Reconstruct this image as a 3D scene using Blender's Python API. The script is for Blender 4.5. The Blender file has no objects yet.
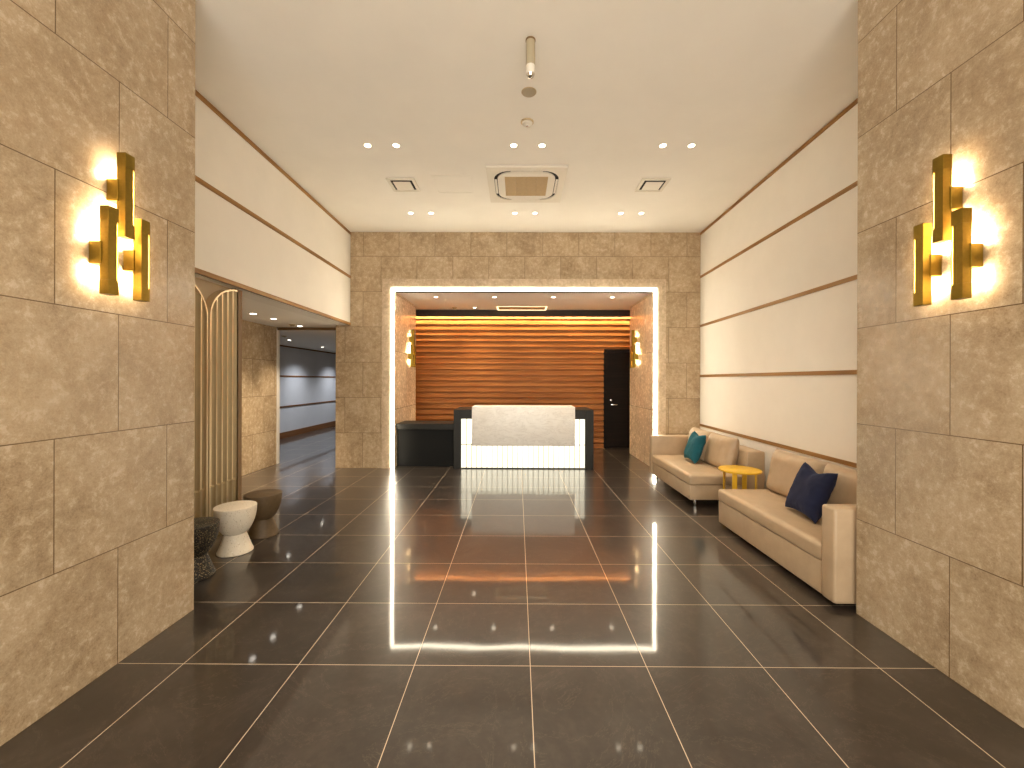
import bpy, bmesh, math, random
from math import pi, sin, cos, sqrt
from mathutils import Vector, Matrix, noise

S = bpy.context.scene
C = S.collection
random.seed(7)

# ------------------------------------------------------------------ materials
def srgb(r, g, b):
    f = lambda c: (c / 255 / 12.92) if c / 255 <= 0.04045 else ((c / 255 + 0.055) / 1.055) ** 2.4
    return (f(r), f(g), f(b), 1.0)

class NT:
    """small wrapper to write node trees tersely"""
    def __init__(s, name):
        s.m = bpy.data.materials.new(name); s.m.use_nodes = True
        s.t = s.m.node_tree; s.b = s.t.nodes['Principled BSDF']
    def n(s, typ, **kw):
        x = s.t.nodes.new(typ)
        for k, v in kw.items():
            if k.startswith('i_'): x.inputs[k[2:].replace('_', ' ')].default_value = v
            else: setattr(x, k, v)
        return x
    def l(s, a, b): s.t.links.new(a, b)
    def set(s, **kw):
        for k, v in kw.items(): s.b.inputs[k.replace('_', ' ')].default_value = v
        return s
    def math(s, op, a, b=None):
        x = s.n('ShaderNodeMath', operation=op)
        for i, v in enumerate((a, b)):
            if v is None: continue
            if isinstance(v, (int, float)): x.inputs[i].default_value = v
            else: s.l(v, x.inputs[i])
        return x.outputs[0]
    def mix(s, f, a, b, mode='MIX'):
        x = s.n('ShaderNodeMix', data_type='RGBA', blend_type=mode)
        for sock, v in ((x.inputs[0], f), (x.inputs[6], a), (x.inputs[7], b)):
            if isinstance(v, (int, float, tuple)): sock.default_value = v
            else: s.l(v, sock)
        return x.outputs[2]
    def ramp(s, f, stops):
        x = s.n('ShaderNodeValToRGB'); e = x.color_ramp.elements
        while len(e) < len(stops): e.new(0.5)
        for el, (p, c) in zip(e, stops): el.position = p; el.color = c
        s.l(f, x.inputs[0]); return x.outputs[0]
    def pos(s):
        return s.n('ShaderNodeNewGeometry').outputs['Position']
    def obj(s):
        return s.n('ShaderNodeTexCoord').outputs['Object']
    def noise(s, vec, scale, detail=5, rough=0.6, dist=0.0):
        x = s.n('ShaderNodeTexNoise'); s.l(vec, x.inputs['Vector'])
        x.inputs['Scale'].default_value = scale; x.inputs['Detail'].default_value = detail
        x.inputs['Roughness'].default_value = rough; x.inputs['Distortion'].default_value = dist
        return x.outputs['Fac']
    def bump(s, h, strength, dist=0.01, normal=None):
        x = s.n('ShaderNodeBump'); x.inputs['Strength'].default_value = strength; x.inputs['Distance'].default_value = dist
        s.l(h, x.inputs['Height'])
        if normal is not None: s.l(normal, x.inputs['Normal'])
        return x.outputs['Normal']

def plain(name, col, rough=0.5, metal=0.0, nscale=30, namt=0.08, bump=0.0, spec=0.5, coat=0.0):
    """a plain finish with slight procedural variation"""
    k = NT(name); v = k.obj()
    f = k.noise(v, nscale, 4)
    d = tuple(c * (1 - namt) for c in col[:3]) + (1,)
    u = tuple(min(1, c * (1 + namt)) for c in col[:3]) + (1,)
    k.l(k.ramp(f, [(0.3, d), (0.7, u)]), k.b.inputs['Base Color'])
    k.set(Roughness=rough, Metallic=metal, Coat_Weight=coat)
    k.b.inputs['Specular IOR Level'].default_value = spec
    if bump: k.l(k.bump(f, bump, 0.004), k.b.inputs['Normal'])
    return k.m

def emit(name, col, strength, base=(0.8, 0.8, 0.8, 1)):
    k = NT(name).set(Base_Color=base, Roughness=0.4, Emission_Color=col, Emission_Strength=strength)
    return k.m

def brick(k, u, v, u0, v0, bw, rh, off, mortar, c1=(0, 0, 0, 1), c2=(1, 1, 1, 1)):
    cx = k.n('ShaderNodeCombineXYZ')
    k.l(k.math('SUBTRACT', u, u0), cx.inputs[0]); k.l(k.math('SUBTRACT', v, v0), cx.inputs[1])
    b = k.n('ShaderNodeTexBrick', offset=off, offset_frequency=2, squash=1.0)
    k.l(cx.outputs[0], b.inputs['Vector'])
    for n_, x in (('Color1', c1), ('Color2', c2), ('Mortar', (0.5, 0.5, 0.5, 1)), ('Scale', 1.0), ('Mortar Size', mortar),
                  ('Mortar Smooth', 0.15), ('Bias', 0.0), ('Brick Width', bw), ('Row Height', rh)):
        b.inputs[n_].default_value = x
    return b.outputs['Color'], b.outputs['Fac']

def stone(name, axis, u0, rh=0.6, v0=0.0, tint=1.0, light=0.0, jointless=False):
    """beige limestone slabs, half-bond; axis: which horizontal axis the joints run along"""
    k = NT(name); p = k.pos()
    sp = k.n('ShaderNodeSeparateXYZ'); k.l(p, sp.inputs[0])
    u = sp.outputs[0 if axis == 'x' else 1]; z = sp.outputs[2]
    colr, fac = brick(k, u, z, u0, v0, 0.6, rh, 0.5, 0.0028)
    # every slab gets its own cut of the stone
    sh = k.n('ShaderNodeVectorMath', operation='MULTIPLY_ADD')
    k.l(colr, sh.inputs[0]); sh.inputs[1].default_value = (7.3, 9.1, 5.7); k.l(p, sh.inputs[2])
    q = sh.outputs[0]
    n1 = k.noise(q, 2.6, 8, 0.68, 0.4)
    n2 = k.noise(q, 19, 8, 0.78, 0.15)
    n3 = k.noise(q, 120, 4, 0.7)
    m = k.math('ADD', k.math('MULTIPLY', n1, 0.36), k.math('ADD', k.math('MULTIPLY', n2, 0.42), k.math('MULTIPLY', n3, 0.22)))
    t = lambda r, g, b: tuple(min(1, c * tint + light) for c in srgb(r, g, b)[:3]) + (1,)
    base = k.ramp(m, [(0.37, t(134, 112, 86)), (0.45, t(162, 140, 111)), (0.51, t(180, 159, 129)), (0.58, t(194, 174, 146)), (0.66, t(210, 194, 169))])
    base = k.mix(k.math('MULTIPLY', colr, 0.16), base, t(160, 134, 102))
    # pale veins
    w = k.noise(q, 3.2, 6, 0.7, 1.0)
    vein = k.ramp(k.math('ABSOLUTE', k.math('SUBTRACT', w, 0.5)), [(0.0, (1, 1, 1, 1)), (0.012, (0, 0, 0, 1))])
    base = k.mix(k.math('MULTIPLY', vein, 0.14), base, t(226, 208, 180))
    if not jointless:
        base = k.mix(fac, base, srgb(98, 76, 48))
    k.l(base, k.b.inputs['Base Color'])
    k.l(k.ramp(n2, [(0.38, (0.10,) * 3 + (1,)), (0.62, (0.32,) * 3 + (1,))]), k.b.inputs['Roughness'])
    h = k.math('ADD', k.math('MULTIPLY', n2, 0.6), k.math('MULTIPLY', n3, 0.35))
    if not jointless:
        h = k.math('SUBTRACT', h, k.math('MULTIPLY', fac, 1.5))
    k.l(k.bump(h, 0.22, 0.005), k.b.inputs['Normal'])
    return k.m

def floor_mat():
    k = NT('dark_floor_tile'); p = k.pos()
    sp = k.n('ShaderNodeSeparateXYZ'); k.l(p, sp.inputs[0])
    colr, fac = brick(k, sp.outputs[0], sp.outputs[1], 0.0701, 2.161, 0.6, 0.6, 0.0, 0.0019)
    sh = k.n('ShaderNodeVectorMath', operation='MULTIPLY_ADD')
    k.l(colr, sh.inputs[0]); sh.inputs[1].default_value = (8.3, 6.1, 3.7); k.l(p, sh.inputs[2])
    q = sh.outputs[0]
    n1 = k.noise(q, 2.2, 8, 0.65, 0.8); n2 = k.noise(q, 24, 5, 0.65)
    m = k.math('ADD', k.math('MULTIPLY', n1, 0.7), k.math('MULTIPLY', n2, 0.3))
    base = k.ramp(m, [(0.32, srgb(36, 30, 26)), (0.5, srgb(48, 41, 36)), (0.68, srgb(64, 56, 50))])
    base = k.mix(k.math('MULTIPLY', colr, 0.25), base, srgb(40, 34, 30))
    w = k.noise(q, 1.7, 7, 0.7, 1.8)
    vein = k.ramp(k.math('ABSOLUTE', k.math('SUBTRACT', w, 0.5)), [(0.0, (1, 1, 1, 1)), (0.006, (0, 0, 0, 1))])
    base = k.mix(k.math('MULTIPLY', vein, 0.16), base, srgb(130, 115, 98))
    base = k.mix(fac, base, srgb(196, 178, 154))
    k.l(base, k.b.inputs['Base Color'])
    r = k.ramp(n2, [(0.3, (0.31,) * 3 + (1,)), (0.7, (0.33,) * 3 + (1,))])
    k.l(k.mix(fac, r, (0.6, 0.6, 0.6, 1)), k.b.inputs['Roughness'])
    k.l(k.math('MULTIPLY', k.math('SUBTRACT', 1.0, fac), 0.9), k.b.inputs['Coat Weight'])
    k.set(Coat_Roughness=0.055, Coat_IOR=1.36)
    k.b.inputs['Specular IOR Level'].default_value = 0.38
    lo = k.noise(p, 1.6, 2, 0.5)
    nb = k.bump(k.math('SUBTRACT', 1.0, fac), 0.25, 0.002)
    k.l(nb, k.b.inputs['Normal'])
    k.l(k.bump(lo, 0.10, 0.012), k.b.inputs['Coat Normal'])
    return k.m

def wood(name, dark, mid, light, axis=0, scale=1.0, rough=0.45, per=None):
    k = NT(name); p = k.pos()
    mp = k.n('ShaderNodeMapping'); k.l(p, mp.inputs[0])
    sc = [26 * scale] * 3; sc[axis] = 0.9 * scale
    mp.inputs['Scale'].default_value = sc
    v = mp.outputs[0]
    n1 = k.noise(v, 1.0, 6, 0.6, 0.6); n2 = k.noise(p, 1.1, 2)
    m = k.math('ADD', k.math('MULTIPLY', n1, 0.75), k.math('MULTIPLY', n2, 0.25))
    k.l(k.ramp(m, [(0.3, dark), (0.5, mid), (0.7, light)]), k.b.inputs['Base Color'])
    k.set(Roughness=rough)
    k.b.inputs['Specular IOR Level'].default_value = 0.2
    k.l(k.bump(n1, 0.12, 0.003), k.b.inputs['Normal'])
    return k.m

def marble():
    k = NT('white_marble'); p = k.obj()
    n1 = k.noise(p, 3.5, 8, 0.66, 1.6)
    mp = k.n('ShaderNodeMapping'); k.l(p, mp.inputs[0]); mp.inputs['Scale'].default_value = (1.6, 1, 5)
    w = k.noise(mp.outputs[0], 2.0, 7, 0.62, 1.2)
    base = k.ramp(n1, [(0.35, srgb(236, 233, 228)), (0.65, srgb(246, 244, 240))])
    vein = k.ramp(k.math('ABSOLUTE', k.math('SUBTRACT', w, 0.5)), [(0.0, (1, 1, 1, 1)), (0.03, (0, 0, 0, 1))])
    k.l(k.mix(k.math('MULTIPLY', vein, 0.3), base, srgb(190, 184, 178)), k.b.inputs['Base Color'])
    k.set(Roughness=0.28)
    return k.m

def terrazzo(name, base, chips, scale, cut=0.34, rough=0.55):
    k = NT(name); p = k.obj()
    v = k.n('ShaderNodeTexVoronoi', feature='F1'); k.l(p, v.inputs['Vector']); v.inputs['Scale'].default_value = scale
    hide = k.ramp(v.outputs['Distance'], [(cut, (1, 1, 1, 1)), (cut + 0.04, (0, 0, 0, 1))])
    sel = k.n('ShaderNodeSeparateColor'); k.l(v.outputs['Color'], sel.inputs[0])
    cc = k.ramp(sel.outputs[0], [(i / max(1, len(chips) - 1) * 0.9, c) for i, c in enumerate(chips)])
    keep = k.ramp(sel.outputs[1], [(0.4, (0, 0, 0, 1)), (0.45, (1, 1, 1, 1))])
    k.l(k.mix(k.math('MULTIPLY', hide, keep), base, cc), k.b.inputs['Base Color'])
    k.set(Roughness=rough)
    k.l(k.bump(k.noise(p, 60, 4), 0.15, 0.003), k.b.inputs['Normal'])
    return k.m

def fabric(name, col, rough=0.9, sheen=0.6, scale=260, tint=None):
    k = NT(name); p = k.obj()
    f = k.noise(p, scale, 3); g = k.noise(p, 9, 3)
    a = k.math('ADD', k.math('MULTIPLY', f, 0.4), k.math('MULTIPLY', g, 0.6))
    k.l(k.ramp(a, [(0.3, tuple(c * 0.75 for c in col[:3]) + (1,)), (0.7, tuple(c * 1.25 for c in col[:3]) + (1,))]), k.b.inputs['Base Color'])
    k.set(Roughness=rough, Sheen_Weight=sheen, Sheen_Roughness=0.4)
    k.b.inputs['Sheen Tint'].default_value = tint or col
    k.l(k.bump(f, 0.3, 0.002), k.b.inputs['Normal'])
    return k.m

def leather(name, col):
    k = NT(name); p = k.obj()
    v = k.n('ShaderNodeTexVoronoi', feature='DISTANCE_TO_EDGE'); k.l(p, v.inputs['Vector']); v.inputs['Scale'].default_value = 220
    g = k.noise(p, 5, 4)
    k.l(k.ramp(g, [(0.3, tuple(c * 0.9 for c in col[:3]) + (1,)), (0.7, tuple(c * 1.08 for c in col[:3]) + (1,))]), k.b.inputs['Base Color'])
    k.set(Roughness=0.42)
    k.l(k.bump(k.math('ADD', v.outputs['Distance'], k.math('MULTIPLY', k.noise(p, 14, 4), 0.5)), 0.12, 0.004), k.b.inputs['Normal'])
    return k.m

WARM = (1.0, 0.80, 0.55, 1)
M = {
 'floor': floor_mat(),
 'plaster': plain('white_plaster', srgb(236, 231, 222), 0.75, nscale=3, namt=0.02),
 'ceiling': plain('ceiling_paint', srgb(244, 240, 232), 0.85, nscale=2, namt=0.02),
 'beige_paint': plain('beige_paint', srgb(190, 172, 145), 0.8, nscale=3, namt=0.03),
 'grey_paint': plain('grey_paint', srgb(198, 198, 202), 0.6, nscale=3, namt=0.03),
 'stone_pl': stone('limestone_entry_wall', 'y', 1.857, 0.604, tint=0.94),
 'stone_pr': stone('limestone_entry_wall_facing', 'y', 1.795, 0.604, tint=0.94),
 'stone_b': stone('limestone_end_wall', 'x', -2.286, 0.59, tint=1.12),
 'stone_in': stone('limestone_passage', 'y', 1.5, 0.6, tint=1.15),
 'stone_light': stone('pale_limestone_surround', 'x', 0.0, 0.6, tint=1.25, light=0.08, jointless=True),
 'stone_jamb': stone('brightened_limestone_jamb', 'y', 0.55, 0.98, tint=1.6, light=0.14),  # limestone tint raised to stand in for light missing on the jambs
 'oak': wood('oak_trim', srgb(118, 84, 46), srgb(154, 114, 66), srgb(180, 140, 88), 1),
 'oak_d': wood('dark_oak_trim', srgb(92, 58, 32), srgb(116, 76, 44), srgb(140, 96, 58), 1),
 'cedar': wood('cedar_boards', srgb(138, 82, 36), srgb(172, 108, 54), srgb(196, 134, 76), 0),
 'wenge': wood('dark_brown_door_veneer', srgb(16, 10, 7), srgb(25, 16, 11), srgb(38, 25, 18), 0, 1.0, 0.65),
 'black': plain('black_stone', srgb(32, 30, 26), 0.45, nscale=14, namt=0.15, spec=0.3),
 'valance': plain('dark_valance', srgb(40, 24, 14), 0.6),
 'marble': marble(),
 'brass': plain('brushed_brass', (0.24, 0.158, 0.025, 1), 0.40, 1.0, nscale=60, namt=0.08),
 'bronze_and_shade': plain('dark_bronze_and_shade', srgb(116, 88, 52), 0.6, 0.0),
 'gold_panel': plain('champagne_metal', (0.34, 0.255, 0.135, 1), 0.45, 0.5, nscale=8, namt=0.06),
 'gold_edge': plain('polished_gold_edge', (0.66, 0.53, 0.33, 1), 0.35, 0.5, nscale=8, namt=0.04),
 'chrome': plain('polished_steel', (0.75, 0.75, 0.75, 1), 0.15, 1.0),
 'leather': leather('tan_leather', srgb(178, 154, 125)),
 'teal': fabric('teal_velvet', srgb(6, 78, 92), sheen=0.2, tint=srgb(60, 170, 180)),
 'navy': fabric('navy_velvet', srgb(12, 20, 52), sheen=0.2, tint=srgb(70, 90, 150)),
 'yellow': plain('mustard_lacquer', srgb(214, 168, 34), 0.4, nscale=12),
 'white_stool': terrazzo('white_terrazzo', srgb(222, 212, 194), [srgb(196, 180, 156), srgb(236, 230, 218), srgb(180, 166, 140)], 90),
 'dark_stool': terrazzo('black_terrazzo', srgb(22, 20, 18), [srgb(170, 140, 88), srgb(96, 84, 64), srgb(206, 186, 140), srgb(50, 44, 36)], 150, 0.36),
 'brown_stool': plain('brown_concrete', srgb(86, 68, 44), 0.6, nscale=40, namt=0.12, bump=0.2),
 'white_plastic': plain('white_plastic', srgb(226, 219, 206), 0.45, namt=0.01),
 'grey_plastic': plain('grey_plastic', srgb(168, 156, 130), 0.5, namt=0.02),
 'tan_grille': plain('tan_filter_grille', srgb(200, 176, 136), 0.6, namt=0.04),
 'dark': plain('recess_shade', srgb(24, 20, 16), 0.8),  # dark colour standing in for shade inside the ceiling slots
 'led': emit('led_strip', (1.0, 0.88, 0.66, 1), 13.0),
 'panel_glow': emit('lit_onyx_glass', (1.0, 0.94, 0.70, 1), 0.56),
 'seam': plain('glass_seam', srgb(150, 142, 120), 0.5),
 'sconce_glow': emit('sconce_diffuser', (1.0, 0.82, 0.56, 1), 105.0),
 'sconce_glow_soft': emit('jamb_sconce_diffuser', (1.0, 0.80, 0.52, 1), 40.0),
 'lens': emit('downlight_lens', (1.0, 0.86, 0.64, 1), 8.0),
 'lens_cool': emit('passage_downlight_lens', (1.0, 0.92, 0.8, 1), 6.0),
 'trough': emit('ceiling_trough_light', (1.0, 0.72, 0.38, 1), 0.9),
 'clear': NT('clear_acrylic').set(Base_Color=(0.9, 0.9, 0.88, 1), Roughness=0.05, Transmission_Weight=0.7, IOR=1.45).m,
}

# ------------------------------------------------------------------ mesh builder
class MB:
    def __init__(s): s.b = bmesh.new()
    def box(s, x0, x1, y0, y1, z0, z1, bev=0.0, seg=2):
        t = bmesh.new()
        bmesh.ops.create_cube(t, size=1, matrix=Matrix.Translation(((x0 + x1) / 2, (y0 + y1) / 2, (z0 + z1) / 2)) @ Matrix.Diagonal((abs(x1 - x0), abs(y1 - y0), abs(z1 - z0), 1)))
        if bev: bmesh.ops.bevel(t, geom=list(t.edges), offset=bev, segments=seg, affect='EDGES', profile=0.5)
        s.join(t); return s
    def join(s, t, mat=None):
        if mat is not None: bmesh.ops.transform(t, matrix=mat, verts=t.verts)
        me = bpy.data.meshes.new('tmp'); t.to_mesh(me); t.free(); s.b.from_mesh(me); bpy.data.meshes.remove(me)
    def prism(s, pts, axis, a0, a1):
        """closed polygon extruded along an axis; pts are the two other coordinates in x<y<z order"""
        def v(p, a):
            q = list(p); q.insert(axis, a); return s.b.verts.new(q)
        A = [v(p, a0) for p in pts]; B = [v(p, a1) for p in pts]; n = len(pts)
        for i in range(n): s.b.faces.new((A[i], A[(i + 1) % n], B[(i + 1) % n], B[i]))
        s.b.faces.new(A[::-1]); s.b.faces.new(B); return s
    def ring(s, outer, inner, axis, a0, a1):
        """extruded band between two outlines with the same number of points"""
        def v(p, a):
            q = list(p); q.insert(axis, a); return s.b.verts.new(q)
        n = len(outer)
        o0 = [v(p, a0) for p in outer]; o1 = [v(p, a1) for p in outer]; i0 = [v(p, a0) for p in inner]; i1 = [v(p, a1) for p in inner]
        for k in range(n):
            j = (k + 1) % n
            for q in ((o0[k], o0[j], o1[j], o1[k]), (i0[j], i0[k], i1[k], i1[j]), (o0[j], o0[k], i0[k], i0[j]), (o1[k], o1[j], i1[j], i1[k])):
                s.b.faces.new(q)
        return s
    def lathe(s, prof, cx=0, cy=0, cz=0, n=48, cap=True):
        rows = []
        for r, z in prof:
            rows.append([s.b.verts.new((cx + r * cos(2 * pi * i / n), cy + r * sin(2 * pi * i / n), cz + z)) for i in range(n)])
        for a, b in zip(rows, rows[1:]):
            for i in range(n): s.b.faces.new((a[i], a[(i + 1) % n], b[(i + 1) % n], b[i]))
        if cap: s.b.faces.new(rows[0][::-1]); s.b.faces.new(rows[-1])
        return s
    def grid(s, f, nu, nv, closed_u=False):
        V = [[s.b.verts.new(f(i / nu, j / nv)) for j in range(nv + 1)] for i in range(nu + (0 if closed_u else 1))]
        for i in range(nu):
            for j in range(nv):
                i2 = (i + 1) % len(V)
                s.b.faces.new((V[i][j], V[i2][j], V[i2][j + 1], V[i][j + 1]))
        return s
    def build(s, name, mat, parent=None, smooth=False, loc=None):
        bmesh.ops.remove_doubles(s.b, verts=s.b.verts, dist=1e-6)
        bmesh.ops.recalc_face_normals(s.b, faces=s.b.faces)
        me = bpy.data.meshes.new(name)
        if loc is not None: bmesh.ops.translate(s.b, vec=-Vector(loc), verts=s.b.verts)
        s.b.to_mesh(me); s.b.free()
        me.materials.append(mat)
        if smooth:
            me.polygons.foreach_set('use_smooth', [True] * len(me.polygons))
            try: me.set_sharp_from_angle(angle=math.radians(38))
            except Exception: pass
        o = bpy.data.objects.new(name, me); C.objects.link(o)
        if loc is not None: o.location = loc
        if parent is not None: o.parent = parent
        return o

def tag(o, label=None, cat=None, group=None, kind=None):
    for k, v in (('label', label), ('category', cat), ('group', group), ('kind', kind)):
        if v: o[k] = v
    return o

def empty(name, loc, label, cat, group=None, rz=0.0):
    o = bpy.data.objects.new(name, None); C.objects.link(o); o.location = loc; o.rotation_euler = (0, 0, rz)
    o.empty_display_size = 0.1
    return tag(o, label, cat, group)

def struct(name, mb, mat, label=None):
    return tag(mb.build(name, mat), label, None, None, 'structure')

def copy_tree(o, parent=None):
    c = o.copy(); C.objects.link(c)
    if parent is not None: c.parent = parent
    for ch in list(o.children): copy_tree(ch, c)
    return c

# ------------------------------------------------------------------ the setting
CEIL = 3.945
BACK = 6.97
RX = lambda d: 2.93 + (d - 2.667) * 0.0255      # wall beside the sofas
LX = lambda d: -2.74 - (d - 2.667) * 0.0140     # white wall over the passage
OL, OR, OT = -2.07, 2.274, 2.97                 # reception opening
JE = 8.45                                       # rear end of its jambs
WOODY = 9.17

struct('floor', MB().box(-6.3, 4.0, -1.6, 15.2, -0.1, 0.0), M['floor'])
struct('ceiling', MB().box(-4.4, 3.5, -1.6, BACK + 0.2, CEIL, CEIL + 0.15), M['ceiling'])
struct('wall_entry_left', MB().box(-4.4, -2.07, -1.6, 2.667, 0, CEIL), M['stone_pl'])
struct('wall_entry_right', MB().box(2.158, 3.5, -1.6, 2.667, 0, CEIL), M['stone_pr'])

# the wall beside the sofas, white panels between oak strips
struct('wall_right', MB().prism([(RX(2.667), 2.667), (RX(BACK), BACK), (3.5, BACK), (3.5, 2.667)], 2, 0, CEIL), M['plaster'])
for i, z in enumerate((0.743, 1.556, 2.385, 3.20, 3.918)):
    a = 0.009
    struct('trim_%d' % (i + 1), MB().prism([(RX(2.667) - a, 2.667), (RX(BACK) - a, BACK), (RX(BACK) + 0.02, BACK), (RX(2.667) + 0.02, 2.667)], 2, z - 0.02, z + 0.02), M['oak'])

# white bulkhead wall over the passage
BZ = 2.385
struct('wall_left', MB().prism([(LX(2.667), 2.667), (LX(BACK), BACK), (-3.03, BACK), (-3.03, 2.667)], 2, BZ, CEIL), M['plaster'])
for i, z in enumerate((BZ + 0.022, 3.19, 3.918)):
    a = 0.009
    struct('trim_%d' % (i + 6), MB().prism([(LX(2.667) + a, 2.667), (LX(BACK) + a, BACK), (LX(BACK) - 0.02, BACK), (LX(2.667) - 0.02, 2.667)], 2, z - 0.022, z + 0.022), M['oak'])

# end wall of limestone with the reception opening, and its deep jambs
e = 1.1
struct('wall_back', MB().box(-3.04, OL, BACK, BACK + 0.2, 0, CEIL).box(OR, 3.5, BACK, BACK + 0.2, 0, CEIL).box(OL, OR, BACK, BACK + 0.2, OT, CEIL), M['stone_b'])
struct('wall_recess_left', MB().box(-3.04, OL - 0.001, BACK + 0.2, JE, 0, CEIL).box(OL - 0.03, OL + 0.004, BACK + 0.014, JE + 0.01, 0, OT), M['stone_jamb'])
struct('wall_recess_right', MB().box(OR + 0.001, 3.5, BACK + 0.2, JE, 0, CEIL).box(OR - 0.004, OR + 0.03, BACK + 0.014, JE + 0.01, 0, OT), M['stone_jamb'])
struct('ceiling_recess', MB().box(OL, OR, BACK + 0.014, JE + 0.01, OT, OT + 0.1).box(-3.04, 3.5, JE + 0.01, WOODY + 0.3, OT + 0.02, OT + 0.12), M['ceiling'])
struct('wall_office_left', MB().box(-3.05, -3.03, JE, WOODY + 0.3, 0, OT + 0.1), M['beige_paint'])
struct('wall_office_right', MB().box(3.5, 3.6, JE, WOODY + 0.3, 0, OT + 0.1), M['beige_paint'])

# pale surround of the opening
def portal(w0, w1, y0, y1):
    """U-shaped band around the opening, w0..w1 outside its edge"""
    pts = [(OL - w1, 0), (OL - w1, OT + w1), (OR + w1, OT + w1), (OR + w1, 0), (OR + w0, 0), (OR + w0, OT + w0), (OL - w0, OT + w0), (OL - w0, 0)]
    m = MB()
    A = [m.b.verts.new((x, y0, z)) for x, z in pts]; B = [m.b.verts.new((x, y1, z)) for x, z in pts]
    for f in ((0, 1, 6, 7), (1, 2, 5, 6), (2, 3, 4, 5)):
        m.b.faces.new([A[i] for i in f]); m.b.faces.new([B[i] for i in f[::-1]])
    for i in range(8):
        j = (i + 1) % 8; m.b.faces.new((A[i], A[j], B[j], B[i]))
    return m
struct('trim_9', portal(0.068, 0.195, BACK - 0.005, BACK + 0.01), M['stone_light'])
led = empty('light_strip', ((OL + OR) / 2, BACK - 0.005, 0), 'continuous white light strip outlining the reception opening', 'light strip')
inv = Matrix.Translation(-led.location)
def led_part(name, mb, mat):
    o = mb.build(name, mat, led); o.data.transform(inv); return o
dm = portal(-0.006, 0.036, BACK - 0.015, BACK - 0.002)
t = portal(-0.007, -0.001, BACK - 0.002, BACK + 0.012)
dm.join(t.b)
led_part('diffuser', dm, M['led'])
led_part('channel', portal(0.037, 0.067, BACK - 0.004, BACK - 0.0005), M['white_plastic'])

# cedar board wall at the back of the reception, stepped boards
m = MB(); pitch = 0.1225
z = 0.0
prof = []
while z < 2.9:
    prof += [(WOODY - 0.038, z), (WOODY - 0.038, z + 0.008), (WOODY - 0.022, z + 0.086), (WOODY + 0.02, z + 0.088), (WOODY + 0.02, z + pitch - 0.001)]
    z += pitch
prof += [(WOODY + 0.08, z), (WOODY + 0.08, 0)]
DX0, DX1 = 1.945, 2.75
m.prism(prof, 0, -3.04, DX0 - 0.06)
k0 = 2.16
prof2 = [p for p in prof if p[1] > k0 + 0.002]
prof2 = [(WOODY - 0.02, k0)] + prof2[:-1] + [(WOODY + 0.08, k0)]
m.prism(prof2, 0, DX0 - 0.06, DX1 + 0.06)
m.prism(prof, 0, DX1 + 0.06, 3.5)
struct('wall_reception', m, M['cedar'])
struct('light_block_behind_door', MB().box(-3.2, 3.6, WOODY + 0.085, WOODY + 0.3, 0, OT + 0.12), M['beige_paint'])  # unseen box added to stop outside light leaking under the door
struct('trim_10', MB().box(-3.04, 3.5, 9.00, 9.04, 2.845, OT + 0.02), M['valance'])
struct('trim_11', MB().box(-3.04, 3.5, 9.04, WOODY + 0.1, 2.955, OT + 0.03), M['ceiling'])

door = struct('door_1', MB().box(DX0, DX1, WOODY - 0.02, WOODY + 0.03, 0.008, 2.10, 0.003), M['wenge'])
MB().box(DX0 - 0.06, DX0 - 0.004, WOODY - 0.05, WOODY + 0.07, 0, 2.16).box(DX1 + 0.004, DX1 + 0.06, WOODY - 0.05, WOODY + 0.07, 0, 2.16).box(DX0 - 0.004, DX1 + 0.004, WOODY - 0.05, WOODY + 0.07, 2.104, 2.16).build('door_frame', M['wenge'], door)
hx, hz = DX0 + 0.1, 0.95
h = MB().box(hx - 0.011, hx + 0.011, WOODY - 0.085, WOODY - 0.02, hz - 0.011, hz + 0.011, 0.003).box(hx - 0.011, hx + 0.125, WOODY - 0.09, WOODY - 0.07, hz - 0.011, hz + 0.011, 0.004).build('door_handle', M['chrome'], door, True)
MB().box(hx - 0.02, hx + 0.02, WOODY - 0.028, WOODY - 0.018, hz + 0.075, hz + 0.115, 0.004).build('lock_plate', M['chrome'], door, True)

# passage on the side of the arched screens
struct('ceiling_passage', MB().box(-4.4, -3.03, 2.667, 7.28, BZ, BZ + 0.12), M['ceiling'])
struct('trim_17', MB().box(-4.4, -3.04, 7.262, 7.30, 2.338, BZ + 0.12), M['bronze_and_shade'])  # thin header strip, coloured dark to stand for the shadow gap
struct('wall_passage', MB().box(-4.4, -4.2, 2.667, 7.26, 0, BZ), M['stone_in'])
struct('trim_12', MB().box(-4.42, -4.19, 7.26, 7.34, 0, BZ - 0.02), M['plaster'])
struct('ceiling_corridor', MB().box(-6.2, -3.0, 7.30, 15.2, 2.335, 2.45), M['ceiling'])
struct('wall_corridor_left', MB().box(-6.2, -5.88, 7.2, 15.2, 0, 2.335), M['grey_paint'])
struct('wall_corridor_end', MB().box(-5.88, -3.04, 15.0, 15.2, 0, 2.335), M['grey_paint'])
struct('wall_corridor_right', MB().box(-3.05, -3.0, BACK + 0.2, 15.0, 0, 2.335), M['beige_paint'])
struct('wall_corridor_near', MB().box(-5.88, -4.42, 7.2, 7.30, 0, 2.335), M['beige_paint'])
struct('baseboard_corridor', MB().box(-5.885, -5.865, 7.3, 15.0, 0, 0.15), M['oak_d'])
for i, z in enumerate((0.79, 1.56, 2.317)):
    struct('trim_%d' % (13 + i), MB().box(-5.89, -5.866, 7.3, 15.0, z - 0.018, z + 0.018), M['oak_d'])

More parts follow.
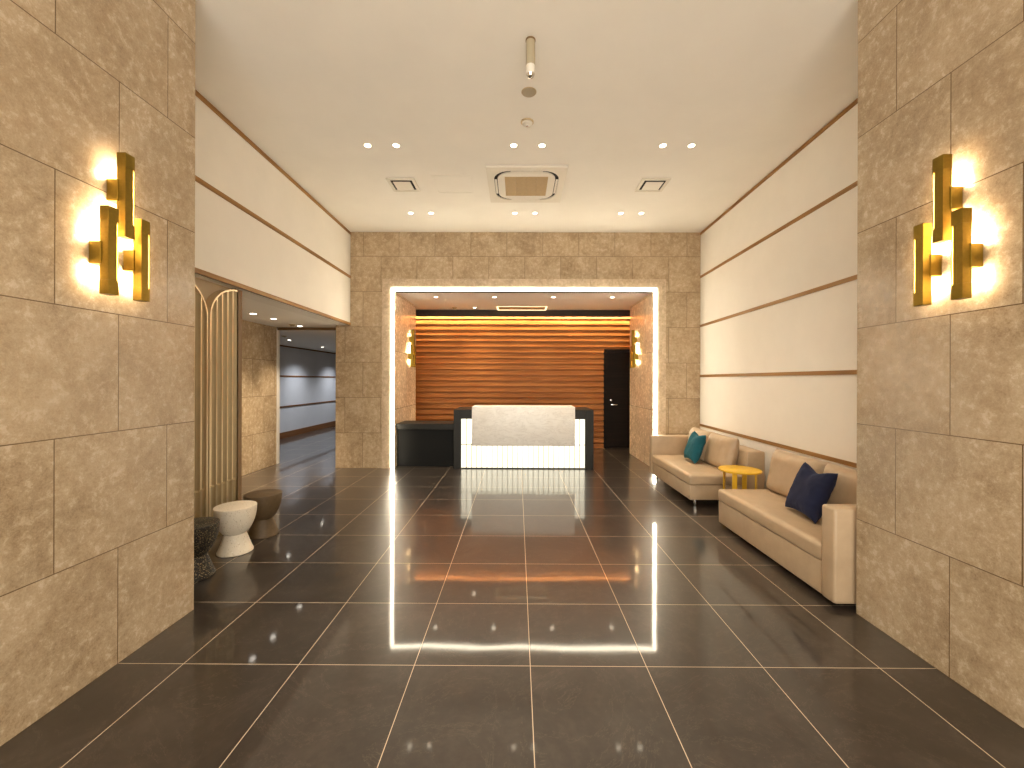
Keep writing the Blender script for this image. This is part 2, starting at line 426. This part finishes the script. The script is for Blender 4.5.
# ------------------------------------------------------------------ arched screens under the bulkhead
FX = -2.80
struct('wall_arch_backing', MB().box(-3.03, FX - 0.07, 2.667, 4.166, 0, BZ), M['beige_paint'])
struct('trim_16', MB().box(-3.03, FX - 0.02, 4.166, 4.262, 0, BZ), M['bronze_and_shade'])
SP, RY, RZ = 2.035, 0.383, 0.33    # spring line and radii of the arches

def arch_outline(y0, y1, half, grow=0.0, n=28):
    """outline in (y, z) of an arched panel; half: keep only the rising half, cut off at the crown"""
    c = y1 if half else (y0 + y1) / 2
    ry, rz = RY + grow, RZ + grow
    pts = [(y0 - grow, 0)]
    for i in range(n + 1):
        t = pi - (pi / 2 if half else pi) * i / n
        pts.append((c + ry * cos(t), SP + rz * sin(t)))
    pts.append((y1 + (0 if half else grow), 0))
    return pts

def arch_top(y, y0, y1, half):
    c = y1 if half else (y0 + y1) / 2
    return SP + RZ * sqrt(max(0.0, 1 - ((y - c) / RY) ** 2))

def arched_screen(y0, y1, half, label):
    o = empty('arched_screen', (FX, (y0 + y1) / 2, 0), label, 'decorative screen', 'arched metal screens under the bulkhead')
    L = Matrix.Translation(-o.location)
    def part(name, mb, mat, smooth=False):
        q = mb.build(name, mat, o, smooth); q.data.transform(L); return q
    part('backing_panel', MB().prism(arch_outline(y0, y1, half, -0.006), 0, FX - 0.069, FX - 0.035), M['gold_panel'])
    out, inn = arch_outline(y0, y1, half, 0.0), arch_outline(y0, y1, half, -0.016)
    if half: inn[-1] = (y1, 0)
    part('arch_rim', MB().ring(out, inn, 0, FX - 0.069, FX + 0.004), M['gold_edge'])
    # scalloped flutes between flat fillets, cut to the arch at the top; filled up below half a metre
    pitch = 0.083; y = y0 + 0.016
    fl = MB(); rd = MB(); LOW = 0.5
    n = math.ceil((y1 - y0 - 0.019) / pitch); pitch = (y1 - y0 - 0.019) / n
    for i in range(n):
        a = y + i * pitch; b = a + pitch
        steps = 9
        xs = []
        for j in range(steps + 1):
            u = j / steps
            if u < 0.2: dx = 0.0
            else: dx = -0.03 * sin(pi * (u - 0.2) / 0.8) ** 0.8
            xs.append((a + (b - a) * u, FX - 0.004 + dx))
        for j in range(steps):
            (ya, xa), (yb, xb) = xs[j], xs[j + 1]
            za, zb = arch_top(ya, y0, y1, half) - 0.008, arch_top(yb, y0, y1, half) - 0.008
            v = [fl.b.verts.new(p) for p in ((xa, ya, LOW), (xb, yb, LOW), (xb, yb, zb), (xa, ya, za))]
            fl.b.faces.new(v)
            w = [fl.b.verts.new(p) for p in ((xa, ya, za), (xb, yb, zb), (FX - 0.04, yb, zb), (FX - 0.04, ya, za))]
            fl.b.faces.new(w)
        low = [(q, FX - 0.004 + (p + 0.004 - FX) * 0.35) for q, p in xs]
        for ((ya, xa), (yb, xb)), ((_, ua), (_, ub)) in zip(zip(low, low[1:]), zip(xs, xs[1:])):
            v = [rd.b.verts.new(p) for p in ((xa, ya, 0.0), (xb, yb, 0.0), (xb, yb, LOW - 0.02), (xa, ya, LOW - 0.02))]
            rd.b.faces.new(v)
            v = [rd.b.verts.new(p) for p in ((xa, ya, LOW - 0.02), (xb, yb, LOW - 0.02), (ub, yb, LOW), (ua, ya, LOW))]
            rd.b.faces.new(v)
        zt = min(arch_top(a, y0, y1, half), arch_top(a + 0.2 * pitch, y0, y1, half)) - 0.01
        part('fillet', MB().box(FX - 0.008, FX + 0.001, a + 0.001, a + 0.2 * pitch, LOW, zt), M['gold_edge'])
    part('fluted_panel', fl, M['gold_panel'])
    part('shallow_flutes', rd, M['gold_panel'])
    return o
arched_screen(3.78, 3.78 + RY, True, 'fluted metal screen with a half arch, behind the white hourglass stool')
arched_screen(3.762 - 2 * RY, 3.762, False, 'fluted metal screen with arched top, mostly hidden by the limestone entry wall')

# ------------------------------------------------------------------ hourglass stools
def stool(x, y, mat, label):
    o = empty('hourglass_stool', (x, y, 0), label, 'stool', 'hourglass stools beside the arched screens')
    base = [(0.128, 0.0), (0.134, 0.004), (0.134, 0.012)] + [(0.134 - 0.054 * t ** 0.9, 0.012 + 0.15 * t) for t in [i / 8 for i in range(1, 9)]]
    MB().lathe(base, n=64).build('base', mat, o, True)
    bowl = [(0.080, 0.160)]
    for i in range(1, 17):
        t = i / 16
        bowl.append((0.082 + 0.077 * sin(t * pi / 2) ** 0.85, 0.165 + 0.222 * t ** 1.25))
    bowl += [(0.158, 0.392), (0.150, 0.396)]
    MB().lathe(bowl, n=64).build('seat', mat, o, True)
    return o
stool(-2.418, 3.575, M['white_stool'], 'white speckled hourglass stool between the two darker ones')
stool(-2.417, 3.965, M['brown_stool'], 'plain dark brown hourglass stool, the one farthest inside the lobby')
stool(-2.425, 3.125, M['dark_stool'], 'black terrazzo hourglass stool with tan chips beside the entry wall')

# ------------------------------------------------------------------ sofas
def soft_box(hx, hy, hz, p=5.0, puff=0.0, wr=0.0, seed=0, n=30):
    """a cushion: superellipsoid-like rounded box with crowned faces and a few wrinkles"""
    t = bmesh.new()
    bmesh.ops.create_cube(t, size=2)
    bmesh.ops.subdivide_edges(t, edges=t.edges[:], cuts=n, use_grid_fill=True)
    sc = Vector((hx, hy, hz)); mn = min(sc)
    r = mn * (2.0 / p)
    for v in t.verts:
        c = v.co.copy()
        P = Vector((c.x * hx, c.y * hy, c.z * hz))
        core = Vector(tuple(max(-h + r, min(h - r, q)) for q, h in zip(P, sc)))
        d = P - core
        if d.length > 1e-9: P = core + d.normalized() * r
        # crown along each face
        k = [1 - q * q for q in c]
        ax = max(range(3), key=lambda i: abs(c[i]))
        o = [i for i in range(3) if i != ax]
        P[ax] += (1 if c[ax] > 0 else -1) * puff * k[o[0]] * k[o[1]] * (1.0 if sc[ax] == mn else 0.35)
        if wr:
            q = Vector((P.x * 9, P.y * 7, P.z * 9 + seed * 3.1))
            P += d.normalized() * wr * noise.fractal(q, 1.0, 2.0, 3) if d.length > 1e-9 else Vector((0, 0, 0))
        v.co = P
    return t

def cushion(name, size, loc, rot, mat, parent, p=5.0, puff=0.0, wr=0.0, seed=0):
    t = soft_box(size[0] / 2, size[1] / 2, size[2] / 2, p, puff, wr, seed)
    m = MB(); m.join(t)
    o = m.build(name, mat, parent, True)
    o.location = loc; o.rotation_euler = rot
    o.data.polygons.foreach_set('use_smooth', [True] * len(o.data.polygons))
    return o

def puffed(w, h, t, seed, pinch, ex, dent):
    """knife-edged cushion lying in XY (x across, y up), thickness along z; dent: the chop in its top edge"""
    m = MB(); n = 40
    def f(sign):
        def g(a, b):
            u, v = 2 * a - 1, 2 * b - 1
            x = u * w / 2 * (1 - pinch * (1 - v * v)); y = v * h / 2 * (1 - pinch * (1 - u * u))
            y -= dent * h * max(0.0, v) ** 3 * max(0.0, 1 - (u / 0.75) ** 2) ** 1.5
            k = max(0.0, (1 - abs(u) ** ex)) ** 0.55 * max(0.0, (1 - abs(v) ** ex)) ** 0.55
            edge = max(abs(u), abs(v)) ** 3
            z = t / 2 * k * (1 + 0.10 * noise.noise(Vector((u * 2.2, v * 2.2, sign * 3 + seed))))
            z += 0.012 * k * edge * noise.noise(Vector((u * 6, v * 6, sign * 7.0 + seed)))
            z -= 0.25 * dent * t / 0.07 * max(0.0, v) ** 2 * math.exp(-(u / 0.28) ** 2) * k
            return (x, y, sign * z)
        return g
    m.grid(f(1), n, n); m.grid(f(-1), n, n)
    return m

def stand(yaw, tilt, roll):
    """rotation that stands a lying cushion up facing -X, then rolls, leans back and turns it"""
    B = Matrix(((0, 0, -1), (-1, 0, 0), (0, 1, 0)))
    return (Matrix.Rotation(yaw, 3, 'Z') @ Matrix.Rotation(tilt, 3, 'Y') @ B @ Matrix.Rotation(roll, 3, 'Z')).to_euler()

def sofa(x0, x1, y0, y1, arm_far, label, top=0.655, seat=0.375, ft=0.085):
    """a sofa facing -X with one arm; x0 its front, x1 its back"""
    L, D = y1 - y0, x1 - x0
    o = empty('sofa', ((x0 + x1) / 2, (y0 + y1) / 2, 0), label, 'sofa', 'tan leather sofas along the white wall')
    hx, hy = D / 2, L / 2
    aw = 0.125
    ya, yb = (-hy, hy - aw) if arm_far else (-hy + aw, hy)      # seat run
    MB().box(-hx + 0.012, hx - 0.01, ya + 0.008, yb - 0.003, ft, seat - 0.115, 0.012, 3).build('base', M['leather'], o, True)
    s = cushion('seat_cushion', (D - 0.2, yb - ya - 0.004, 0.125), (-0.1, (ya + yb) / 2, seat - 0.058), (0, 0, 0), M['leather'], o, 4.2, 0.012, 0.004, 2)
    MB().box(hx - 0.215, hx, ya, yb - 0.002, ft, top, 0.02, 3).build('backrest', M['leather'], o, True)
    aa, ab = (hy - aw, hy) if arm_far else (-hy, -hy + aw)
    MB().box(-hx, hx - 0.01, aa + 0.001, ab, ft, top, 0.02, 3).build('armrest', M['leather'], o, True)
    lip = 0.14 if arm_far else 0.03
    cy0, cy1 = (ya + lip, yb - 0.01) if arm_far else (ya + 0.01, yb - lip)
    w = (cy1 - cy0) / 2
    for i in range(2):
        q = puffed(w + 0.03, 0.43, 0.20, 5 + i, 0.03, 5, 0.0).build('back_cushion', M['leather'], o, True)
        q.data.polygons.foreach_set('use_smooth', [True] * len(q.data.polygons))
        q.location = (hx - 0.30, cy0 + w * (i + 0.5), seat + 0.205); q.rotation_euler = stand(0.0, 0.2, 0.0)
    for sx in (-1, 1):
        for sy in (-1, 1):
            MB().lathe([(0.016, 0.0), (0.018, 0.003), (0.018, ft + 0.004)], n=20).build('leg', M['chrome'], o, True).location = (sx * (hx - (0.10 if ft > 0.05 else 0.2)), sy * (hy - (0.07 if ft > 0.05 else 0.2)), 0)
    return o
sofa(2.00, 2.885, 4.87, 6.35, True, 'tan leather sofa holding the teal pillow, its arm by the lit opening')
sofa(2.045, 2.90, 2.70, 4.285, False, 'tan leather sofa holding the navy pillow, its arm by the entry wall', ft=0.035)

def pillow(name, s, t, loc, mat, label):
    o = puffed(s, s, t, s * 50, 0.12, 4, 0.07).build(name, mat, None, True)
    o.data.polygons.foreach_set('use_smooth', [True] * len(o.data.polygons))
    o.location = loc
    return tag(o, label, 'pillow', 'velvet pillows on the sofas')
P1 = pillow('throw_pillow', 0.42, 0.15, (2.36, 3.38, 0.59), M['navy'], 'navy blue velvet pillow leaning on the sofa by the entry wall')
P2 = pillow('throw_pillow', 0.40, 0.15, (2.38, 5.62, 0.59), M['teal'], 'teal velvet pillow leaning on the sofa by the lit opening')
P1.rotation_euler = stand(-0.08, 0.38, -0.02)
P2.rotation_euler = stand(-0.05, 0.34, -0.02)

# ------------------------------------------------------------------ yellow side table between the sofas
tb = empty('side_table', (2.425, 4.565, 0), 'round mustard yellow side table standing between the two sofas', 'table')
MB().lathe([(0.0, 0.495), (0.205, 0.495), (0.212, 0.499), (0.212, 0.513), (0.205, 0.517), (0.0, 0.517)], n=64, cap=False).build('tabletop', M['yellow'], tb, True)
for i in range(4):
    a = pi / 4 + i * pi / 2
    m = MB().box(-0.024, 0.024, -0.006, 0.006, 0.0, 0.496, 0.002)
    q = m.build('leg', M['yellow'], tb); q.location = (0.16 * cos(a), 0.16 * sin(a), 0); q.rotation_euler = (0, 0, a + pi / 2)

# ------------------------------------------------------------------ reception desk
DY = 6.93
dk = empty('reception_desk', (0.10, DY, 0), 'reception desk with marble front slab and glowing ribbed base', 'reception desk')
def dpart(name, mb, mat, smooth=False, parent=None):
    q = mb.build(name, mat, parent or dk, smooth)
    q.data.transform(Matrix.Translation(-dk.location)); return q
dx0, dx1 = -1.06, 1.265
gx0, gx1, gz = -0.937, 1.125, 0.832
m = MB().box(dx0, gx0, DY, DY + 0.75, 0, 0.985, 0.004).box(gx1, dx1, DY, DY + 0.75, 0, 0.985, 0.004).box(gx0, gx1, DY, DY + 0.75, gz, 0.985, 0.004).box(gx0, gx1, DY + 0.14, DY + 0.75, 0, gz)
dpart('body', m, M['black'])
lp = dpart('lit_panel', MB().box(gx0, gx1, DY + 0.06, DY + 0.12, 0.012, gz), M['panel_glow'])
m = MB(); npan = 24
for i in range(1, npan):
    x = gx0 + (gx1 - gx0) * i / npan
    top = gz if (x < -0.78 or x > 0.97) else 0.42
    m.box(x - 0.005, x + 0.005, DY + 0.052, DY + 0.062, 0.012, top)
m.box(gx0, gx1, DY + 0.052, DY + 0.062, 0.392, 0.402)
q = m.build('mullion_grid', M['seam'], lp); q.data.transform(Matrix.Translation(-dk.location))
dpart('marble_front', MB().box(-0.748, 0.945, DY - 0.085, DY - 0.035, 0.397, 1.04, 0.006, 3), M['marble'], True)
dpart('marble_counter', MB().box(-0.748, 0.945, DY - 0.035, DY + 0.40, 0.99, 1.04, 0.005, 3), M['marble'], True)
dpart('bracket', MB().box(-0.70, 0.90, DY - 0.036, DY + 0.06, 0.84, 0.98), M['black'])
dpart('kick_strip', MB().box(gx0, gx1, DY + 0.02, DY + 0.06, 0, 0.014), M['black'])

sc_ = empty('side_counter', (-1.56, 7.12, 0), 'low black counter joining the reception desk to the stone jamb', 'counter')
def cpart(name, mb, mat):
    q = mb.build(name, mat, sc_); q.data.transform(Matrix.Translation(-sc_.location)); return q
cpart('cabinet', MB().box(-2.055, -1.065, 7.14, 7.60, 0, 0.635, 0.003), plain('black_lacquer', srgb(13, 13, 12), 0.55, spec=0.2))
cpart('countertop', MB().box(-2.06, -1.063, 7.09, 7.63, 0.635, 0.732, 0.004), M['black'])

# ------------------------------------------------------------------ brass wall sconces
def sconce(sx, wx, bars, label, glow='sconce_glow'):
    """sx: direction out of the wall (+1 or -1), wx: x of the wall; bars: (d, z0, z1, mount z)"""
    cy = sum(b[0] for b in bars) / 3; cz = sum(b[1] + b[2] for b in bars) / 6
    o = empty('wall_sconce', (wx, cy, cz), label, 'wall lamp', 'three-bar brass wall lamps')
    def part(name, mb, mat, parent=o, smooth=False):
        q = mb.build(name, mat, parent, smooth)
        q.data.transform(Matrix.Translation(-o.location)); return q
    X = lambda v: wx + sx * v
    def bx(m, v0, v1, y0, y1, z0, z1, bev=0.0):
        a, b = sorted((X(v0), X(v1))); return m.box(a, b, y0, y1, z0, z1, bev)
    for d, z0, z1, mz in bars:
        part('mount', bx(MB(), 0.0, 0.058, d - 0.030, d + 0.026, mz - 0.055, mz + 0.055, 0.002), M['brass'])
        # shell: near side and most of the front, open towards the wall and along the far front edge
        m = MB()
        bx(m, 0.048, 0.092, d - 0.025, d - 0.021, z0 + 0.07, z1 - 0.07)
        bx(m, 0.088, 0.092, d - 0.021, d + 0.0185, z0 + 0.07, z1 - 0.07)
        bx(m, 0.048, 0.092, d + 0.021, d + 0.025, z0 + 0.07, z1 - 0.07)
        sh = part('bar_shell', m, M['brass'])
        for a, b in ((z0, z0 + 0.07), (z1 - 0.07, z1)):
            part('end_cap', bx(MB(), 0.048, 0.0935, d - 0.0265, d + 0.0265, a, b, 0.001), M['brass'], sh)
        part('light_tube', bx(MB(), 0.056, 0.074, d - 0.018, d + 0.016, z0 + 0.071, z1 - 0.071), M[glow], sh)
    return o
WL = -2.07
sconce(1, WL, [(2.120, 2.195, 2.620, 2.43), (2.034, 1.890, 2.319, 2.09), (2.210, 1.891, 2.320, 2.10)],
       'large brass three-bar wall lamp on the stone entry wall beside the stools')
WR = 2.158
sconce(-1, WR, [(2.067, 2.165, 2.584, 2.37), (1.977, 1.866, 2.287, 2.065), (2.166, 1.869, 2.286, 2.07)],
       'large brass three-bar wall lamp on the stone entry wall beside the sofa')
sconce(1, OL + 0.004, [(7.98, 2.02, 2.44, 2.25), (7.89, 1.72, 2.14, 1.92), (8.07, 1.72, 2.14, 1.92)],
       'brass three-bar wall lamp on the opening jamb above the low counter', 'sconce_glow_soft')
sconce(-1, OR - 0.004, [(7.98, 2.02, 2.44, 2.25), (7.89, 1.72, 2.14, 1.92), (8.07, 1.72, 2.14, 1.92)],
       'brass three-bar wall lamp on the opening jamb near the dark door', 'sconce_glow_soft')

# ------------------------------------------------------------------ ceiling fixtures
def spot(loc, energy, col, parent=None, size=1.45, blend=1.0, r=0.05):
    L = bpy.data.lights.new('downlight_beam', 'SPOT'); L.energy = energy; L.color = col; L.spot_size = size; L.spot_blend = blend; L.shadow_soft_size = r
    o = bpy.data.objects.new('downlight_beam', L); C.objects.link(o); o.location = loc
    if parent is not None: o.parent = parent
    return o

def make_downlight(mat, energy, col, R=0.05, size=1.45):
    o = empty('downlight', (0, 0, 0), '', 'ceiling light')
    MB().lathe([(R, 0.0), (R, -0.004), (R - 0.004, -0.006), (R - 0.011, -0.004), (R - 0.011, 0.0)], n=32, cap=False).build('trim_ring', M['white_plastic'], o, True)
    MB().lathe([(0.0, -0.003), (R - 0.012, -0.003), (R - 0.012, -0.001), (0.0, -0.001)], n=32, cap=False).build('lens', mat, o, True)
    spot((0, 0, -0.012), energy, col, o, size)
    return o
LC = (1.0, 0.86, 0.66)
E_MAIN = 40.0
proto = make_downlight(M['lens'], E_MAIN, LC, 0.043)
first = True
def put(src, x, y, z, label, group):
    global first
    o = src if not src.get('used') else copy_tree(src)
    src['used'] = 1
    o.location = (x, y, z)
    tag(o, label, 'ceiling light', group)
    return o
cols = [('arch side', -1.585, -1.285), ('middle', -0.047, 0.25), ('sofa side', 1.517, 1.817)]
rows = [(4.39, 'row before the air conditioner'), (6.17, 'row close to the end wall')]
for y, rl in rows:
    for cn, xa, xb in cols:
        for i, x in enumerate((xa, xb)):
            if cn == 'middle': w = 'arch-ward one' if i == 0 else 'sofa-ward one'
            else: w = 'outer one' if (i == 0) == (cn == 'arch side') else 'inner one'
            put(proto, x, y, CEIL, 'round recessed downlight, %s, %s, %s of its pair' % (cn, rl, w), 'recessed downlights in the lobby ceiling')
for y in (2.55, 0.7):
    for cn, xa, xb in (cols if y > 2 else [cols[0], cols[2]]):
        x = (xa + xb) / 2
        if abs(x) > 1 and y > 2: continue
        spot((x, y, CEIL - 0.012), E_MAIN * 1.6, LC)
rec = make_downlight(M['lens'], 30.0, (1.0, 0.76, 0.46), 0.045)
for x, w in ((-1.47, 'closest to the counter-side jamb'), (-0.418, 'second from the counter-side jamb'), (0.64, 'second from the door-side jamb'), (1.696, 'closest to the door-side jamb')):
    put(rec, x, 7.5, OT, 'recessed downlight inside the reception opening, ' + w, 'recessed downlights over the reception desk')
put(rec, -0.9, 8.72, OT + 0.02, 'recessed downlight behind the reception desk near the cedar wall', 'recessed downlights over the reception desk')
pas = make_downlight(M['lens_cool'], 85.0, (1.0, 0.82, 0.60), 0.05)
for x, y, w in ((-3.65, 5.75, 'next to the fluted screen'), (-3.65, 6.23, 'middle of the three'), (-3.70, 7.08, 'closest to the corridor')):
    put(pas, x, y, BZ, 'recessed downlight in the low passage ceiling, ' + w, 'recessed downlights in the side passage')
cor = make_downlight(M['lens_cool'], 75.0, (0.90, 0.95, 1.0), 0.05, 2.2)
for x, y, w in ((-4.95, 9.03, 'close to the passage'), (-5.15, 11.0, 'farther down the corridor')):
    put(cor, x, y, 2.335, 'recessed downlight in the grey corridor ceiling, ' + w, 'recessed downlights in the side passage')
put(cor, -5.15, 13.0, 2.335, 'recessed downlight at the far end of the grey corridor', 'recessed downlights in the side passage')

def rsq(h, r, n=8):
    pts = []
    for cx, cy, a0 in ((h - r, h - r, 0), (-h + r, h - r, pi / 2), (-h + r, -h + r, pi), (h - r, -h + r, 1.5 * pi)):
        for i in range(n + 1):
            a = a0 + pi / 2 * i / n; pts.append((cx + r * cos(a), cy + r * sin(a)))
    return pts
def square_like(h, n=8):
    """square outline with the same point count as rsq"""
    pts = []
    for cx, cy, a0 in ((h, h, 0), (-h, h, pi / 2), (-h, -h, pi), (h, -h, 1.5 * pi)):
        for i in range(n + 1): pts.append((cx - (1e-4 if cx > 0 else -1e-4) * abs(sin(2 * (i / n) * pi)) * 0, cy))
    # spread the repeated corner points a hair so that the faces stay valid
    out = []
    for k, (x, y) in enumerate(pts):
        j = k % (n + 1) - n / 2; s = k // (n + 1)
        t = j / (n / 2) * 0.02
        dx, dy = [(0, t) if t < 0 else (-t, 0), (t if False else 0, 0), (0, 0), (0, 0)][0] if s == 0 else (0, 0)
        if s == 0: dx, dy = ((0, t) if t < 0 else (-t, 0))
        if s == 1: dx, dy = ((-t, 0) if t < 0 else (0, -t))
        if s == 2: dx, dy = ((0, -t) if t < 0 else (t, 0))
        if s == 3: dx, dy = ((t, 0) if t < 0 else (0, t))
        out.append((x + dx, y + dy))
    return out

# ceiling cassette air conditioner
ac = empty('air_conditioner', (0.10, 5.27, CEIL), 'square white ceiling cassette air conditioner between the two rows of downlights', 'air conditioner')
MB().ring(square_like(0.475), rsq(0.392, 0.20), 2, -0.026, -0.001).build('panel_frame', M['white_plastic'], ac)
MB().prism(rsq(0.40, 0.20), 2, -0.012, -0.004).build('air_channel', M['dark'], ac)  # shallow plate, its dark colour stands for the shade in the slot
gr = MB().ring(rsq(0.350, 0.168), [(p[0] / 0.362 * 0.262, p[1] / 0.362 * 0.262) for p in square_like(0.362)], 2, -0.030, -0.012).build('inner_panel', M['white_plastic'], ac)
g = MB().box(-0.264, 0.264, -0.264, 0.264, -0.024, -0.014).build('intake_grille', M['tan_grille'], ac)
m = MB()
for i in range(34):
    y = -0.255 + 0.51 * i / 33
    m.box(-0.262, 0.262, y - 0.003, y + 0.003, -0.0285, -0.024)
for x in (-0.13, 0, 0.13): m.box(x - 0.004, x + 0.004, -0.262, 0.262, -0.0292, -0.024)
m.build('grille_slats', M['tan_grille'], g)
for i in range(4):
    a = i * pi / 2
    q = MB().box(-0.19, 0.19, 0.358, 0.386, -0.030, -0.024, 0.002).build('louver_flap', M['white_plastic'], ac); q.rotation_euler = (0, 0, a)

# square air diffusers
def diffuser(x, y, label):
    o = empty('air_vent', (x, y, CEIL), label, 'air vent', 'square air vents in the lobby ceiling')
    MB().ring([(-0.175, -0.175), (0.175, -0.175), (0.175, 0.175), (-0.175, 0.175)], [(-0.135, -0.135), (0.135, -0.135), (0.135, 0.135), (-0.135, 0.135)], 2, -0.014, -0.001).build('frame', M['white_plastic'], o)
    MB().box(-0.137, 0.137, -0.137, 0.137, -0.004, -0.002).build('throat', M['dark'], o)  # thin plate coloured dark as the shaded depth of the vent
    MB().box(-0.108, 0.108, -0.108, 0.108, -0.020, -0.016, 0.002).build('plate', M['white_plastic'], o)
    for sx in (-1, 1):
        for sy in (-1, 1): MB().box(sx * 0.08 - 0.004, sx * 0.08 + 0.004, sy * 0.08 - 0.004, sy * 0.08 + 0.004, -0.017, -0.003).build('stud', M['dark'], o)
    return o
diffuser(-1.445, 5.27, 'square ceiling air vent next to the flush access hatch')
diffuser(1.69, 5.27, 'square ceiling air vent above the sofas')
ht = empty('access_hatch', (-0.82, 5.27, CEIL), 'flush square access hatch in the ceiling beside the air conditioner', 'hatch')
MB().ring([(-0.235, -0.235), (0.235, -0.235), (0.235, 0.235), (-0.235, 0.235)], [(-0.222, -0.222), (0.222, -0.222), (0.222, 0.222), (-0.222, 0.222)], 2, -0.005, -0.0005).build('frame', M['ceiling'], ht)
MB().box(-0.219, 0.219, -0.219, 0.219, -0.003, -0.0005).build('hatch_panel', M['ceiling'], ht)

# hanging cylinder, speaker, smoke detector
pd = empty('ceiling_sensor', (0.087, 3.03, CEIL), 'slim grey cylinder hanging from the ceiling with a clear tip', 'ceiling sensor')
MB().lathe([(0.033, -0.190), (0.033, 0.0)], n=32).build('body', M['grey_plastic'], pd, True)
MB().lathe([(0.034, -0.012), (0.036, -0.010), (0.036, -0.001), (0.033, 0.0)], n=32).build('collar', M['bronze_and_shade'], pd, True)
MB().lathe([(0.033, -0.250), (0.033, -0.190)], n=32).build('sleeve', M['white_plastic'], pd, True)
MB().lathe([(0.0, -0.278), (0.012, -0.276), (0.024, -0.266), (0.029, -0.250)], n=32, cap=False).build('lens', M['chrome'], pd, True)
sp = empty('ceiling_speaker', (0.09, 3.577, CEIL), 'flat round grey ceiling disc between the hanging cylinder and smoke detector', 'speaker')
MB().lathe([(0.0, -0.010), (0.05, -0.010), (0.058, -0.007), (0.06, -0.001)], n=40, cap=False).build('cover', M['grey_plastic'], sp, True)
MB().lathe([(0.058, -0.002), (0.063, -0.004), (0.065, -0.001)], n=40, cap=False).build('rim', M['tan_grille'], sp, True)
sd = empty('smoke_detector', (0.085, 3.99, CEIL), 'round white smoke detector with a dark edge, before the downlights', 'smoke detector')
MB().lathe([(0.062, 0.0), (0.062, -0.008), (0.054, -0.012), (0.0, -0.012)], n=40, cap=False).build('base', M['tan_grille'], sd, True)
MB().lathe([(0.05, -0.011), (0.048, -0.024), (0.036, -0.034), (0.0, -0.036)], n=40, cap=False).build('dome', M['white_plastic'], sd, True)
MB().lathe([(0.012, -0.035), (0.010, -0.042), (0.0, -0.043)], n=20, cap=False).build('lens', M['chrome'], sd, True)
def detector(x, y, z, label):
    o = empty('heat_detector', (x, y, z), label, 'heat detector', 'round detectors in the passage ceilings')
    MB().lathe([(0.052, 0.0), (0.05, -0.012), (0.0, -0.014)], n=32, cap=False).build('base', M['tan_grille'], o, True)
    MB().lathe([(0.034, -0.012), (0.028, -0.030), (0.0, -0.034)], n=32, cap=False).build('dome', M['grey_plastic'], o, True)
detector(-3.72, 6.88, BZ, 'round detector on the low passage ceiling between downlights')
detector(-4.60, 8.20, 2.335, 'round detector on the corridor ceiling just past the header')
detector(-1.32, 8.72, OT + 0.02, 'round detector on the reception ceiling near the counter-side jamb')
rv = empty('ceiling_trough', (0.085, 8.75, OT + 0.02), 'glowing rectangular trough in the ceiling behind the reception desk', 'ceiling light')
o4 = [(-0.52, -0.23), (0.52, -0.23), (0.52, 0.23), (-0.52, 0.23)]
i4 = [(-0.49, -0.20), (0.49, -0.20), (0.49, 0.20), (-0.49, 0.20)]
MB().ring(o4, i4, 2, -0.014, 0.0).build('frame', M['trough'], rv)
MB().box(-0.49, 0.49, -0.20, 0.20, -0.006, -0.001).build('panel', M['tan_grille'], rv)

# ------------------------------------------------------------------ more lamps of the place
def area(name, loc, rot, sx, sy, energy, col):
    L = bpy.data.lights.new(name, 'AREA'); L.shape = 'RECTANGLE'; L.size = sx; L.size_y = sy; L.energy = energy; L.color = col
    o = bpy.data.objects.new(name, L); C.objects.link(o); o.location = loc; o.rotation_euler = rot
    return o
# cove lamp behind the dark valance, washing down the cedar boards
area('cove_lamp', (0.2, 9.085, 2.93), (math.radians(12), 0, 0), 5.6, 0.05, 40.0, (1.0, 0.76, 0.44))

# warm fill light added through the unseen open end behind the camera
w = bpy.data.worlds.new('world'); S.world = w; w.use_nodes = True
bg = w.node_tree.nodes['Background']; bg.inputs[0].default_value = (1.0, 0.925, 0.80, 1); bg.inputs[1].default_value = 1.95

# ------------------------------------------------------------------ camera
F = 417.8; CX, CY = 515.5, 380.1; YAW, ROLL = 0.0049, 0.003
cam = bpy.data.cameras.new('camera'); co = bpy.data.objects.new('camera', cam); C.objects.link(co); S.camera = co
cam.sensor_fit = 'HORIZONTAL'; cam.sensor_width = 36; cam.lens = F * 36 / 1024
cam.shift_x = (512 - CX) / 1024; cam.shift_y = (CY - 384) / 1024
cam.clip_start = 0.05
fw = Vector((-sin(YAW), cos(YAW), 0)); right = Vector((cos(YAW), sin(YAW), 0)); up = Vector((0, 0, 1))
r2 = right * cos(ROLL) + up * sin(ROLL); u2 = up * cos(ROLL) - right * sin(ROLL)
mt = Matrix((r2, u2, -fw)).transposed().to_4x4(); mt.translation = Vector((0, 0, 1.478))
co.matrix_world = mt

S.view_settings.view_transform = 'Standard'; S.view_settings.look = 'None'
S.view_settings.exposure = 1.40; S.view_settings.gamma = 1.0
S.view_settings.use_curve_mapping = False
S.cycles.use_denoising = True
S.cycles.max_bounces = 10; S.cycles.diffuse_bounces = 6
S.cycles.sample_clamp_indirect = 8.0
